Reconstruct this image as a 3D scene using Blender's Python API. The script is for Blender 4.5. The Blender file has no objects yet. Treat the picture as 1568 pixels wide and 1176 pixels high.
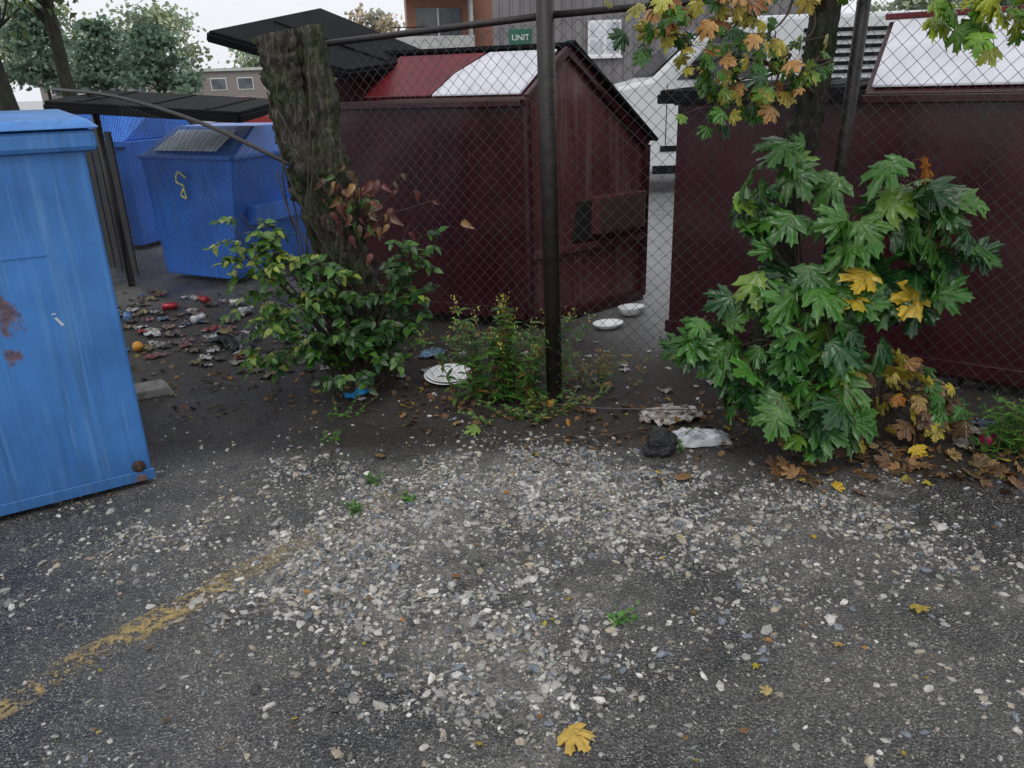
import bpy, bmesh, math, random
import numpy as np
from mathutils import Vector, Matrix, noise as mn
random.seed(7); rng=np.random.default_rng(7)
S=bpy.context.scene; COL=S.collection

# ------------------------------------------------------------ materials
def newmat(name):
    m=bpy.data.materials.new(name); m.use_nodes=True
    nt=m.node_tree; b=nt.nodes['Principled BSDF']; return m,nt,b
def noiseN(nt,scale,detail=4,rough=.6,vec=None,dist=0):
    n=nt.nodes.new('ShaderNodeTexNoise'); n.inputs['Scale'].default_value=scale
    n.inputs['Detail'].default_value=detail; n.inputs['Roughness'].default_value=rough
    n.inputs['Distortion'].default_value=dist
    if vec is not None: nt.links.new(vec,n.inputs['Vector'])
    return n
def ramp(nt,src,stops):
    r=nt.nodes.new('ShaderNodeValToRGB'); e=r.color_ramp.elements
    while len(e)<len(stops): e.new(.5)
    for i,(p,c) in enumerate(stops):
        e[i].position=p; e[i].color=(c[0],c[1],c[2],1) if hasattr(c,'__len__') else (c,c,c,1)
    nt.links.new(src,r.inputs[0]); return r
def mix(nt,fac,a,b,mode='MIX'):
    m=nt.nodes.new('ShaderNodeMixRGB'); m.blend_type=mode
    for i,v in enumerate((fac,a,b)):
        if isinstance(v,bpy.types.NodeSocket): nt.links.new(v,m.inputs[i])
        else: m.inputs[i].default_value = v if i==0 else ((v[0],v[1],v[2],1) if hasattr(v,'__len__') else (v,v,v,1))
    return m.outputs[0]
def math_(nt,op,a,b=None,c=None):
    m=nt.nodes.new('ShaderNodeMath'); m.operation=op
    for i,v in enumerate((a,b,c)):
        if v is None: continue
        if isinstance(v,bpy.types.NodeSocket): nt.links.new(v,m.inputs[i])
        else: m.inputs[i].default_value=v
    return m.outputs[0]
def mapping(nt,scale,which='Object'):
    tc=nt.nodes.new('ShaderNodeTexCoord'); mp=nt.nodes.new('ShaderNodeMapping')
    mp.inputs['Scale'].default_value=scale; nt.links.new(tc.outputs[which],mp.inputs['Vector']); return mp.outputs[0]
def bump(nt,h,strength,dist,b):
    n=nt.nodes.new('ShaderNodeBump'); n.inputs['Strength'].default_value=strength; n.inputs['Distance'].default_value=dist
    nt.links.new(h,n.inputs['Height']); nt.links.new(n.outputs[0],b.inputs['Normal']); return n

def simple(name,col,rough=.6,var=.25,scale=8,metal=0,bmp=0.1,spec=.5):
    m,nt,b=newmat(name); v=mapping(nt,(1,1,1))
    n=noiseN(nt,scale,4,.6,v)
    c=ramp(nt,n.outputs[0],[(.3,[x*(1-var) for x in col]),(.7,[min(1,x*(1+var)) for x in col])])
    nt.links.new(c.outputs[0],b.inputs['Base Color']); b.inputs['Roughness'].default_value=rough
    b.inputs['Metallic'].default_value=metal; b.inputs['Specular IOR Level'].default_value=spec
    if bmp: bump(nt,n.outputs[0],bmp,.02,b)
    return m

def painted(name,col,streak=(.3,.3,.3),samt=.35,rustamt=.5,rough=.35,rustspots=(),dark=.55,wav=.5):
    m,nt,b=newmat(name)
    v=mapping(nt,(1,1,1)); n1=noiseN(nt,2.2,4,.6,v)
    vs=mapping(nt,(14,14,.7)); st=noiseN(nt,1,3,.6,vs)
    base=ramp(nt,n1.outputs[0],[(.3,[x*.75 for x in col]),(.7,[x*1.25 for x in col])]).outputs[0]
    stm=ramp(nt,st.outputs[0],[(.52,0),(.72,samt)]).outputs[0]
    base=mix(nt,stm,base,streak)
    vd=mapping(nt,(11,11,.8)); sd=noiseN(nt,1.3,3,.6,vd,.4)
    base=mix(nt,ramp(nt,sd.outputs[0],[(.5,0),(.68,dark)]).outputs[0],base,[x*.42 for x in col])
    vq=mapping(nt,(45,45,1.6)); sq=noiseN(nt,1,2,.5,vq,.5)
    base=mix(nt,ramp(nt,sq.outputs[0],[(.60,0),(.67,.32)]).outputs[0],base,streak)
    n2=noiseN(nt,7,6,.75,v,.6)
    rm=ramp(nt,n2.outputs[0],[(.66,0),(.70,rustamt)]).outputs[0]
    rc_=ramp(nt,noiseN(nt,40,3,.6,v).outputs[0],[(.3,(.05,.022,.012)),(.7,(.22,.10,.05))]).outputs[0]
    if rustspots:
        nz=noiseN(nt,18,5,.8,mapping(nt,(1,1,.6)))
        tc=nt.nodes.new('ShaderNodeTexCoord'); s=nt.nodes.new('ShaderNodeSeparateXYZ'); nt.links.new(tc.outputs['Object'],s.inputs[0])
        # grimy band close to the bottom edge
        low=math_(nt,'ADD',s.outputs[2],math_(nt,'MULTIPLY',math_(nt,'SUBTRACT',nz.outputs[0],.5),.25))
        base=mix(nt,ramp(nt,low,[(.04,.55),(.20,0)]).outputs[0],base,[x*.35+.01 for x in col])
    for (x,y,z,r,sz) in rustspots:
        dx=math_(nt,'SUBTRACT',s.outputs[0],x); dz=math_(nt,'MULTIPLY',math_(nt,'SUBTRACT',s.outputs[2],z),sz)
        d=math_(nt,'SQRT',math_(nt,'ADD',math_(nt,'MULTIPLY',dx,dx),math_(nt,'MULTIPLY',dz,dz)))
        dd=math_(nt,'ADD',d,math_(nt,'MULTIPLY',math_(nt,'SUBTRACT',nz.outputs[0],.5),r*4.5))
        q=ramp(nt,dd,[(r*.4,.85),(r*.8,0)]).outputs[0]
        rm=mix(nt,1,rm,q,'LIGHTEN')
    base=mix(nt,rm,base,rc_)
    nt.links.new(base,b.inputs['Base Color'])
    rr=math_(nt,'ADD',math_(nt,'MULTIPLY',rm,.4),math_(nt,'ADD',math_(nt,'MULTIPLY',n1.outputs[0],.25),rough-.12))
    nt.links.new(rr,b.inputs['Roughness'])
    h=math_(nt,'ADD',math_(nt,'MULTIPLY',noiseN(nt,1.6,1,.5,v).outputs[0],1.),math_(nt,'MULTIPLY',n2.outputs[0],.06))
    bump(nt,h,wav,.06,b)
    return m

def leafmat(name,rough=.35,veins=False,trans=.25):
    m,nt,b=newmat(name)
    a=nt.nodes.new('ShaderNodeAttribute'); a.attribute_name='col'
    base=a.outputs['Color']
    v=mapping(nt,(1,1,1)); n=noiseN(nt,30,3,.6,v)
    base=mix(nt,.6,base,ramp(nt,n.outputs[0],[(.3,.45),(.7,1.3)]).outputs[0],'MULTIPLY')
    if veins:
        l=nt.nodes.new('ShaderNodeAttribute'); l.attribute_name='luv'
        s=nt.nodes.new('ShaderNodeSeparateXYZ'); nt.links.new(l.outputs['Vector'],s.inputs[0])
        ax=math_(nt,'ABSOLUTE',s.outputs[0]); y=s.outputs[1]
        ds=[ax]
        for dx,dy in ((.597,.802),(.946,.325)):
            ds.append(math_(nt,'ABSOLUTE',math_(nt,'SUBTRACT',math_(nt,'MULTIPLY',ax,dy),math_(nt,'MULTIPLY',y,dx))))
        d=math_(nt,'MINIMUM',math_(nt,'MINIMUM',ds[0],ds[1]),ds[2])
        vm=ramp(nt,d,[(.004,.6),(.016,0)]).outputs[0]
        base=mix(nt,vm,base,mix(nt,.35,a.outputs['Color'],(.30,.40,.12)))
        n3=noiseN(nt,55,2,.5,v)
        bump(nt,math_(nt,'ADD',ramp(nt,d,[(0,0),(.10,1)]).outputs[0],math_(nt,'MULTIPLY',n3.outputs[0],.9)),.5,.008,b)
        nd=noiseN(nt,16,4,.7,v)
        base=mix(nt,ramp(nt,nd.outputs[0],[(.66,0),(.70,.6)]).outputs[0],base,(.10,.07,.02))
    nt.links.new(base,b.inputs['Base Color']); b.inputs['Roughness'].default_value=rough
    t=nt.nodes.new('ShaderNodeBsdfTranslucent'); nt.links.new(base,t.inputs[0])
    ms=nt.nodes.new('ShaderNodeMixShader'); ms.inputs[0].default_value=trans
    nt.links.new(b.outputs[0],ms.inputs[1]); nt.links.new(t.outputs[0],ms.inputs[2])
    nt.links.new(ms.outputs[0],nt.nodes['Material Output'].inputs[0])
    return m

# ------------------------------------------------------------ mesh helpers
def empty(name,loc=(0,0,0),rz=0):
    e=bpy.data.objects.new(name,None); e.location=loc; e.rotation_euler=(0,0,rz); COL.objects.link(e); e.empty_display_size=.1; return e
def link(o,parent=None):
    COL.objects.link(o)
    if parent: o.parent=parent
    return o
def mesh_np(name,V,F,mat,col=None,luv=None,smooth=False,parent=None):
    V=np.asarray(V,dtype=np.float32); F=np.asarray(F,dtype=np.int32); k=F.shape[1]
    me=bpy.data.meshes.new(name); me.vertices.add(len(V)); me.vertices.foreach_set('co',V.ravel())
    me.loops.add(F.size); me.loops.foreach_set('vertex_index',F.ravel())
    me.polygons.add(len(F)); me.polygons.foreach_set('loop_start',np.arange(0,F.size,k,dtype=np.int32))
    me.polygons.foreach_set('use_smooth',np.full(len(F),smooth))
    me.update(calc_edges=True); me.validate()
    if col is not None:
        a=me.attributes.new('col','FLOAT_COLOR','POINT'); c=np.ones((len(V),4),dtype=np.float32); c[:,:3]=col; a.data.foreach_set('color',c.ravel())
    if luv is not None:
        a=me.attributes.new('luv','FLOAT_VECTOR','POINT'); a.data.foreach_set('vector',np.asarray(luv,dtype=np.float32).ravel())
    me.materials.append(mat)
    return link(bpy.data.objects.new(name,me),parent)
def pyd(name,V,F,mat,parent=None,smooth=False,bev=0,seg=2):
    me=bpy.data.meshes.new(name); me.from_pydata([tuple(v) for v in V],[],F)
    bm=bmesh.new(); bm.from_mesh(me); bmesh.ops.recalc_face_normals(bm,faces=bm.faces); bm.to_mesh(me); bm.free()
    me.materials.append(mat)
    for p in me.polygons: p.use_smooth=smooth
    o=link(bpy.data.objects.new(name,me),parent)
    if bev:
        b=o.modifiers.new('b','BEVEL'); b.width=bev; b.segments=seg; b.limit_method='ANGLE'
    return o
def prism(name,poly,d,mat,parent=None,bev=0,smooth=False):
    n=len(poly); d=Vector(d); V=[Vector(p) for p in poly]+[Vector(p)+d for p in poly]
    F=[list(range(n)),list(range(2*n-1,n-1,-1))]+[[i,(i+1)%n,(i+1)%n+n,i+n] for i in range(n)]
    return pyd(name,V,F,mat,parent,smooth,bev)
def box(name,lo,hi,mat,parent=None,bev=.004):
    x0,y0,z0=lo;x1,y1,z1=hi
    return prism(name,[(x0,y0,z0),(x1,y0,z0),(x1,y1,z0),(x0,y1,z0)],(0,0,z1-z0),mat,parent,bev)
def beam(name,p,q,w,h,mat,parent=None,bev=.004,up=(0,0,1)):
    p=Vector(p);q=Vector(q);d=(q-p).normalized(); s=d.cross(Vector(up)).normalized(); u=s.cross(d)
    return prism(name,[p-s*w/2-u*h/2,p+s*w/2-u*h/2,p+s*w/2+u*h/2,p-s*w/2+u*h/2],q-p,mat,parent,bev)
def tube_data(pts,rad,sides=8,amp=0,freq=3,seed=0,cap=True,ridge=0):
    pts=[Vector(p) for p in pts]; V=[];F=[]
    pu=None
    for i,p in enumerate(pts):
        d=(pts[min(i+1,len(pts)-1)]-pts[max(i-1,0)]).normalized()
        if pu is None:
            pu=Vector((1,0,0)) if abs(d.x)<.9 else Vector((0,1,0))
        u=(pu-d*pu.dot(d)).normalized(); w=d.cross(u); pu=u
        for j in range(sides):
            a=2*math.pi*j/sides; o=u*math.cos(a)+w*math.sin(a); r=rad[i]
            if amp:
                q=p+o*r
                r*=1+amp*mn.noise(q*freq+Vector((seed,0,0)))
                if ridge: r*=1+ridge*(abs(mn.noise(Vector((math.cos(a)*6+seed,math.sin(a)*6,q.z*5))))-.2)+ridge*.6*mn.noise(q*40)+ridge*.4*mn.noise(q*90)
            V.append(p+o*r)
    n=len(pts)
    for i in range(n-1):
        for j in range(sides):
            k=(j+1)%sides; F.append([i*sides+j,i*sides+k,(i+1)*sides+k,(i+1)*sides+j])
    if cap: F.append(list(range((n-1)*sides,n*sides))); F.append(list(range(sides-1,-1,-1)))
    return V,F
def tube(name,pts,rad,mat,parent=None,sides=10,**k):
    if not hasattr(rad,'__len__'): rad=[rad]*len(pts)
    V,F=tube_data(pts,rad,sides,**k); return pyd(name,V,F,mat,parent,smooth=True)
def tubes(name,lst,mat,parent=None,sides=5):
    V=[];F=[]
    for pts,rad in lst:
        v,f=tube_data(pts,rad,sides); o=len(V); V+=v; F+=[[i+o for i in q] for q in f]
    return pyd(name,V,F,mat,parent,smooth=True)
def interp(pts,n):
    pts=[Vector(p) for p in pts]; out=[]
    P=[pts[0]*2-pts[1]]+pts+[pts[-1]*2-pts[-2]]
    for i in range(1,len(P)-2):
        for k in range(n):
            t=k/n; a,b,c,d=P[i-1],P[i],P[i+1],P[i+2]
            out.append(.5*((2*b)+(c-a)*t+(2*a-5*b+4*c-d)*t*t+(3*b-a-3*c+d)*t**3))
    out.append(pts[-1]); return out
def scatter(name,TV,TF,M,T,C,mat,parent=None,smooth=False,luv=None):
    TV=np.asarray(TV,float); TF=np.asarray(TF,int); M=np.asarray(M); T=np.asarray(T); C=np.asarray(C)
    k=len(M); n=len(TV)
    V=np.einsum('kij,nj->kni',M,TV)+T[:,None,:]
    F=(TF[None]+(np.arange(k)*n)[:,None,None]).reshape(-1,TF.shape[1])
    c=np.repeat(C,n,axis=0)
    l=np.tile(np.asarray(luv),(k,1)) if luv is not None else None
    return mesh_np(name,V.reshape(-1,3),F,mat,c,l,smooth,parent)
def frame(n,tip,size):
    n=np.asarray(n,float); n/=np.linalg.norm(n); tip=np.asarray(tip,float); tip=tip-n*tip.dot(n)
    l=np.linalg.norm(tip); tip=tip/l if l>1e-5 else np.array([1,0,0.])
    x=np.cross(tip,n); return np.stack([x,tip,n],axis=1)*size

def H(x,y):
    near=1/(1+np.exp((y-8)*1.5))
    h=.010*np.sin(1.3*x+.5)*np.cos(1.1*y)+.005*np.sin(3.1*x+2*y)+.003*np.sin(7*x-3*y)
    h=h+.03*np.exp(-((y-(3.85-.24*x))/.28)**2)*(1/(1+np.exp(-(x+1.0)*5)))
    return h*near
def P3(x,y,z=0): return (x,y,float(H(x,y))+z)

# ------------------------------------------------------------ world, sun, camera
w=bpy.data.worlds.new("World"); S.world=w; w.use_nodes=True; nt=w.node_tree
bg=nt.nodes['Background']; sky=nt.nodes.new('ShaderNodeTexSky'); sky.sky_type='NISHITA'; sky.sun_disc=False
sky.sun_elevation=math.radians(52); sky.sun_rotation=math.radians(200); sky.dust_density=6; sky.air_density=1.5
hs=nt.nodes.new('ShaderNodeHueSaturation'); hs.inputs['Saturation'].default_value=.25; nt.links.new(sky.outputs[0],hs.inputs['Color'])
mx=nt.nodes.new('ShaderNodeMixRGB'); mx.inputs[0].default_value=.8; mx.inputs[2].default_value=(9.3,9.6,10.1,1)
nt.links.new(hs.outputs[0],mx.inputs[1]); nt.links.new(mx.outputs[0],bg.inputs[0]); bg.inputs[1].default_value=.114
L=bpy.data.lights.new('sun','SUN'); L.energy=.65; L.angle=math.radians(25); L.color=(1,.98,.94)
so=bpy.data.objects.new('sun',L); COL.objects.link(so); so.rotation_euler=(math.radians(38),0,math.radians(-18)); so.location=(0,-5,8)
cam=bpy.data.cameras.new('camera'); co=bpy.data.objects.new('camera',cam); COL.objects.link(co)
cam.sensor_width=36; cam.lens=27.7; cam.clip_end=2000; cam.clip_start=.05
co.matrix_world=Matrix.Translation((0,0,1.6))@Matrix.Rotation(math.radians(69.2),4,'X')@Matrix.Rotation(math.radians(-1.7),4,'Z')
S.camera=co
S.view_settings.view_transform='Standard'; S.view_settings.look='None'; S.view_settings.exposure=0

# ------------------------------------------------------------ ground
BL=[(-.05,3.15,.40,.9),(-.45,2.72,.36,.95),(-.78,2.42,.31,.85),(.35,2.95,.38,.8),(.45,2.5,.35,.45),(-.1,1.95,.36,.75),(.05,1.6,.32,.45),(.95,2.75,.35,.42),(1.45,2.6,.35,.34),
    (-1.35,2.6,.28,.32),(-.9,3.15,.3,.38),(.9,2.2,.35,.28),(1.7,2.2,.35,.22),(-.3,2.3,.38,.55),(-1.9,2.2,.3,.22),(1.5,2.95,.3,.26)]
def dens(x,y):
    d=np.zeros_like(x)+.05
    for a,b,r,s in BL: d=d+s*np.exp(-((x-a)**2+((y-b)*1.1)**2)/(r*r)*1.35)
    return np.clip(d,0,1)
xs=np.concatenate([[-400,-150,-60,-30,-15,-8,-5.5],np.arange(-4.2,4.2001,.045),[5.5,8,15,30,60,150,400]])
ys=np.concatenate([[-60,-15,-5,-1,0],np.arange(.6,8.0,.045),[8.5,9.5,11,14,20,35,60,120,250,600]])
X,Y=np.meshgrid(xs,ys); Z=H(X,Y)
V=np.stack([X,Y,Z],-1).reshape(-1,3); nx=len(xs);ny=len(ys)
i=np.arange((ny-1)*(nx-1)); r=i//(nx-1); c=i%(nx-1); a=r*nx+c
F=np.stack([a,a+1,a+nx+1,a+nx],1)
D=dens(X,Y)
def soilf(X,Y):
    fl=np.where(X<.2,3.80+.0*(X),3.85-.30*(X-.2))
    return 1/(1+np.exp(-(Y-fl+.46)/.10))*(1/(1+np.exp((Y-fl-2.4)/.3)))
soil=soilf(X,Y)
pale=1/(1+np.exp(-(Y-5.0)/.25))*1/(1+np.exp(-(X-.55)/.15)); pale=np.maximum(pale,1/(1+np.exp(-(Y-9)/.5)))
soil=soil*(1-pale)
colA=np.stack([D,soil,pale],-1).reshape(-1,3)
m,nt,b=newmat('asphalt_ground')
tc=mapping(nt,(1,1,1)); at=nt.nodes.new('ShaderNodeAttribute'); at.attribute_name='col'
sp=nt.nodes.new('ShaderNodeSeparateXYZ'); nt.links.new(at.outputs['Vector'],sp.inputs[0])
big=noiseN(nt,1.3,5,.68,tc); mid=noiseN(nt,9,5,.7,tc); fine=noiseN(nt,90,3,.7,tc)
base=ramp(nt,big.outputs[0],[(.38,(.024,.024,.026)),(.60,(.078,.074,.069))]).outputs[0]
base=mix(nt,.85,base,ramp(nt,fine.outputs[0],[(.3,.25),(.7,1.75)]).outputs[0],'MULTIPLY')
def vor(scale):
    v=nt.nodes.new('ShaderNodeTexVoronoi'); v.inputs['Scale'].default_value=scale; nt.links.new(tc,v.inputs['Vector']); return v
for sc,lo,hi,edge in ((230,.50,.60,.5),(120,.62,.70,.44)):
    v=vor(sc); s2=nt.nodes.new('ShaderNodeSeparateColor'); nt.links.new(v.outputs['Color'],s2.inputs[0])
    mask=math_(nt,'MULTIPLY',ramp(nt,s2.outputs[0],[(lo,0),(hi,1)]).outputs[0],ramp(nt,v.outputs['Distance'],[(edge*.8,1),(edge,0)]).outputs[0])
    mask=math_(nt,'MULTIPLY',mask,ramp(nt,mid.outputs[0],[(.35,.25),(.6,.95)]).outputs[0])
    cc=ramp(nt,s2.outputs[1],[(0,(.09,.088,.088)),(.5,(.21,.203,.188)),(1,(.42,.405,.37))]).outputs[0]
    base=mix(nt,mask,base,cc)
dn=math_(nt,'ADD',sp.outputs[0],math_(nt,'MULTIPLY',math_(nt,'SUBTRACT',mid.outputs[0],.5),1.7))
dn=math_(nt,'ADD',dn,math_(nt,'MULTIPLY',math_(nt,'SUBTRACT',big.outputs[0],.5),1.0))
dm=ramp(nt,dn,[(.35,0),(1.05,.60)]).outputs[0]
base=mix(nt,dm,base,ramp(nt,fine.outputs[0],[(.3,(.07,.067,.06)),(.7,(.36,.345,.31))]).outputs[0])
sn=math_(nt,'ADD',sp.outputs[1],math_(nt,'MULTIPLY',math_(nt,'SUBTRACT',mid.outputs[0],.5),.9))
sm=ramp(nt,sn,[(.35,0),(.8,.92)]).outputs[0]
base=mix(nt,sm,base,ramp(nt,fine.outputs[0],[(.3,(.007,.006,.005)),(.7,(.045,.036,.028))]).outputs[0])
base=mix(nt,math_(nt,'MULTIPLY',sp.outputs[2],.85),base,ramp(nt,mid.outputs[0],[(.3,(.17,.17,.175)),(.7,(.26,.26,.26))]).outputs[0])
nt.links.new(base,b.inputs['Base Color'])
wet=ramp(nt,big.outputs[0],[(.38,.24),(.58,.68)]).outputs[0]
nt.links.new(mix(nt,math_(nt,'MULTIPLY',sp.outputs[2],.8),wet,.22),b.inputs['Roughness'])
v=vor(110); hh=math_(nt,'ADD',math_(nt,'MULTIPLY',v.outputs['Distance'],-.7),math_(nt,'MULTIPLY',fine.outputs[0],.8))
bn=bump(nt,hh,.8,.008,b)
nt.links.new(math_(nt,'SUBTRACT',.85,math_(nt,'MULTIPLY',sp.outputs[2],.7)),bn.inputs['Strength'])
mesh_np('ground',V,F,m,colA,smooth=True)

# painted line (worn)
m,nt,b=newmat('worn_yellow_paint'); tc=mapping(nt,(1,1,1))
n1=noiseN(nt,38,6,.8,tc,.3); n2=noiseN(nt,3,2,.5,tc)
msk=ramp(nt,math_(nt,'ADD',n1.outputs[0],math_(nt,'MULTIPLY',math_(nt,'SUBTRACT',n2.outputs[0],.5),.6)),[(.47,0),(.54,1)]).outputs[0]
at=nt.nodes.new('ShaderNodeAttribute'); at.attribute_name='col'
msk=math_(nt,'MULTIPLY',msk,at.outputs['Fac'])
b.inputs['Roughness'].default_value=.7
nt.links.new(ramp(nt,noiseN(nt,60,4,.6,tc).outputs[0],[(.3,(.22,.17,.08)),(.7,(.50,.36,.14))]).outputs[0],b.inputs['Base Color'])
tr=nt.nodes.new('ShaderNodeBsdfTransparent'); ms=nt.nodes.new('ShaderNodeMixShader'); nt.links.new(msk,ms.inputs[0]); nt.links.new(tr.outputs[0],ms.inputs[1]); nt.links.new(b.outputs[0],ms.inputs[2]); nt.links.new(ms.outputs[0],nt.nodes['Material Output'].inputs[0])
p0=np.array([-2.1,.99]);p1=np.array([-.1,3.46]); n=80; d=(p1-p0)/np.linalg.norm(p1-p0); s=np.array([-d[1],d[0]])*.06
V=[];C=[]
for k in range(n+1):
    for sg in (-1,-.33,.33,1):
        q=p0+(p1-p0)*k/n+s*sg; V.append((q[0],q[1],float(H(q[0],q[1]))+.004)); t=k/n
        f=.9 if t<.55 else max(.0,.5-(t-.55)*1.0)
        C.append((f*(1 if abs(sg)<.5 else .5),)*3)
F=[[k*4+j,k*4+j+1,k*4+j+5,k*4+j+4] for k in range(n) for j in range(3)]
mesh_np('painted_line_marking',V,F,m,np.array(C))

# gravel
ico=bmesh.new(); bmesh.ops.create_icosphere(ico,subdivisions=1,radius=1); TV=np.array([v.co[:] for v in ico.verts]); TF=np.array([[v.index for v in f.verts] for f in ico.faces]); ico.free()
K=360000
gx=rng.uniform(-2.9,2.9,K); gy=rng.uniform(1.15,5.2,K)
inv=(np.abs(gx)<gy*.70+.2)
gx=gx[inv];gy=gy[inv]
pat=np.array([1.3*mn.noise(Vector((x*2.4,y*2.4,3.1)))+1.0*mn.noise(Vector((x*7,y*7,9)))+.5*mn.noise(Vector((x*18,y*18,4))) for x,y in zip(gx,gy)])
dd=dens(gx,gy); pr=np.clip(dd*(1+1.4*pat),0,1)**1.35
fade=1-.8*soilf(gx,gy)
keep=rng.uniform(0,1,len(gx))<(pr*.60+.012)*fade
gx=gx[keep];gy=gy[keep];dd=dd[keep]; k=len(gx)
sz=np.clip(rng.lognormal(math.log(.0050),.48,k),.002,.018)
ang=rng.uniform(0,2*np.pi,k); ca,sa=np.cos(ang),np.sin(ang); tl=rng.normal(0,.35,k); ct,st=np.cos(tl),np.sin(tl)
R=np.zeros((k,3,3)); 
sx=sz*rng.uniform(.9,1.8,k); sy=sz*rng.uniform(.7,1.1,k); s3=sz*rng.uniform(.4,.8,k)
R[:,0,0]=ca*sx; R[:,0,1]=-sa*ct*sy; R[:,0,2]=sa*st*s3; R[:,1,0]=sa*sx; R[:,1,1]=ca*ct*sy; R[:,1,2]=-ca*st*s3; R[:,2,1]=st*sy; R[:,2,2]=ct*s3
pal=np.array([(.40,.385,.35),(.28,.27,.25),(.34,.29,.22),(.17,.19,.22),(.07,.07,.07),(.58,.56,.52),(.19,.17,.15)])
pi=rng.choice(len(pal),k,p=[.26,.24,.10,.11,.12,.07,.10]); C=pal[pi]*rng.uniform(.7,1.2,(k,1))
T=np.stack([gx,gy,H(gx,gy)+s3*.22],1)
V=np.einsum('kij,knj->kni',R,TV[None]*(1+rng.normal(0,.18,(k,len(TV),1))))+T[:,None,:]
F=(TF[None]+(np.arange(k)*len(TV))[:,None,None]).reshape(-1,3)
m,nt,b=newmat('gravel_stone'); at=nt.nodes.new('ShaderNodeAttribute'); at.attribute_name='col'
tc=mapping(nt,(1,1,1)); nn=noiseN(nt,160,2,.6,tc)
nt.links.new(mix(nt,.7,at.outputs['Color'],ramp(nt,nn.outputs[0],[(.3,.5),(.7,1.3)]).outputs[0],'MULTIPLY'),b.inputs['Base Color']); b.inputs['Roughness'].default_value=.55
mesh_np('gravel',V.reshape(-1,3),F,m,np.repeat(C,len(TV),axis=0))
print('stones',k)

# ------------------------------------------------------------ common mats
M_bluebin=painted('blue_paint_near',(.050,.19,.50),(.13,.31,.58),.45,.0,.38,rustspots=[(-.38,0,.84,.055,.5),(-.39,0,.68,.04,.9),(-.05,0,.05,.03,1.)],dark=.42)
M_blue2=painted('blue_paint_far',(.022,.14,.55),(.08,.24,.60),.3,.3,.35,dark=.4)
M_maroon=painted('maroon_paint',(.036,.006,.0095),(.033,.016,.018),.5,.5,.28,wav=.7)
M_maroon2=painted('maroon_worn_reflections',(.095,.034,.036),(.20,.13,.13),.65,.9,.22,wav=1.0)  # end-face reflections painted in as lighter base and streaks, with rust and wear
M_red=painted('red_paint',(.13,.010,.015),(.1,.03,.03),.3,.4,.3)
M_lidw=simple('lid_sky_reflection',(.60,.60,.65),.25,.15,5)  # sky reflection on the sloping lids painted as a pale base colour
M_black=simple('black_plastic',(.008,.0085,.010),.75,.3,6,spec=.12)
M_hole=simple('dark_void',(.004,.004,.004),.9)
M_rust=simple('rusty_steel',(.05,.025,.017),.8,.5,40,bmp=.4)
M_pole=simple('fence_pole_paint',(.016,.011,.010),.5,.5,18,bmp=.3)
M_wire=simple('chain_wire',(.075,.07,.07),.45,.3,10,metal=.2)
M_white=simple('white_foam',(.80,.81,.82),.5,.05,20)

# ------------------------------------------------------------ near blue bin
e=empty('blue_recycling_dumpster',(-1.58,3.10,0),math.atan2(.52,.854))
Lx=1.9;Dy=1.25
def taper(name,x0,x1,y0,y1,z0,z1,i,mat,par,bev=.01):
    V=[(x0,y0,z0),(x1,y0,z0),(x1,y1,z0),(x0,y1,z0),(x0+i,y0+i,z1),(x1-i,y0+i,z1),(x1-i,y1-i,z1),(x0+i,y1-i,z1)]
    return pyd(name,V,[[3,2,1,0],[4,5,6,7],[0,1,5,4],[1,2,6,5],[2,3,7,6],[3,0,4,7]],mat,par,bev=bev)
taper('body',-Lx,0,0,Dy,.045,1.44,0.0,M_bluebin,e,.012)
box('rim',(-Lx-.03,-.03,1.41),(.045,Dy+.035,1.49),M_bluebin,e,.02)
pyd('lid',[(-Lx-.05,-.05,1.493),(.065,-.05,1.493),(.065,Dy+.05,1.493),(-Lx-.05,Dy+.05,1.493),(-Lx,0,1.53),(.02,0,1.53),(.02,Dy,1.55),(-Lx,Dy,1.55)],[[3,2,1,0],[4,5,6,7],[0,1,5,4],[1,2,6,5],[2,3,7,6],[3,0,4,7]],M_bluebin,e,bev=.012)
box('base_lip',(-Lx,-.012,.035),(.008,-.001,.085),M_bluebin,e,.004)
box('skid',(-Lx+.1,.06,-.02),(-.1,Dy-.1,.04),M_hole,e,0)
beam('weld_bead',(-.36,-.002,1.045),(-.20,-.002,1.045),.004,.006,M_bluebin,e,0)
M_scr=simple('bare_scratch',(.45,.5,.55),.6)
beam('scratch',(-.225,-.0015,.80),(-.205,-.0015,.765),.002,.010,M_scr,e,0); beam('scratch_mark',(-.235,-.0015,.815),(-.22,-.0015,.815),.002,.005,M_scr,e,0)
tube('corner_bolt',[(-.05,-.04,.105),(-.05,.01,.105)],[.012,.016],M_rust,e,sides=6)
tube('bolt_washer',[(-.05,-.012,.105),(-.05,.0,.105)],.026,M_rust,e,sides=16)

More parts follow.
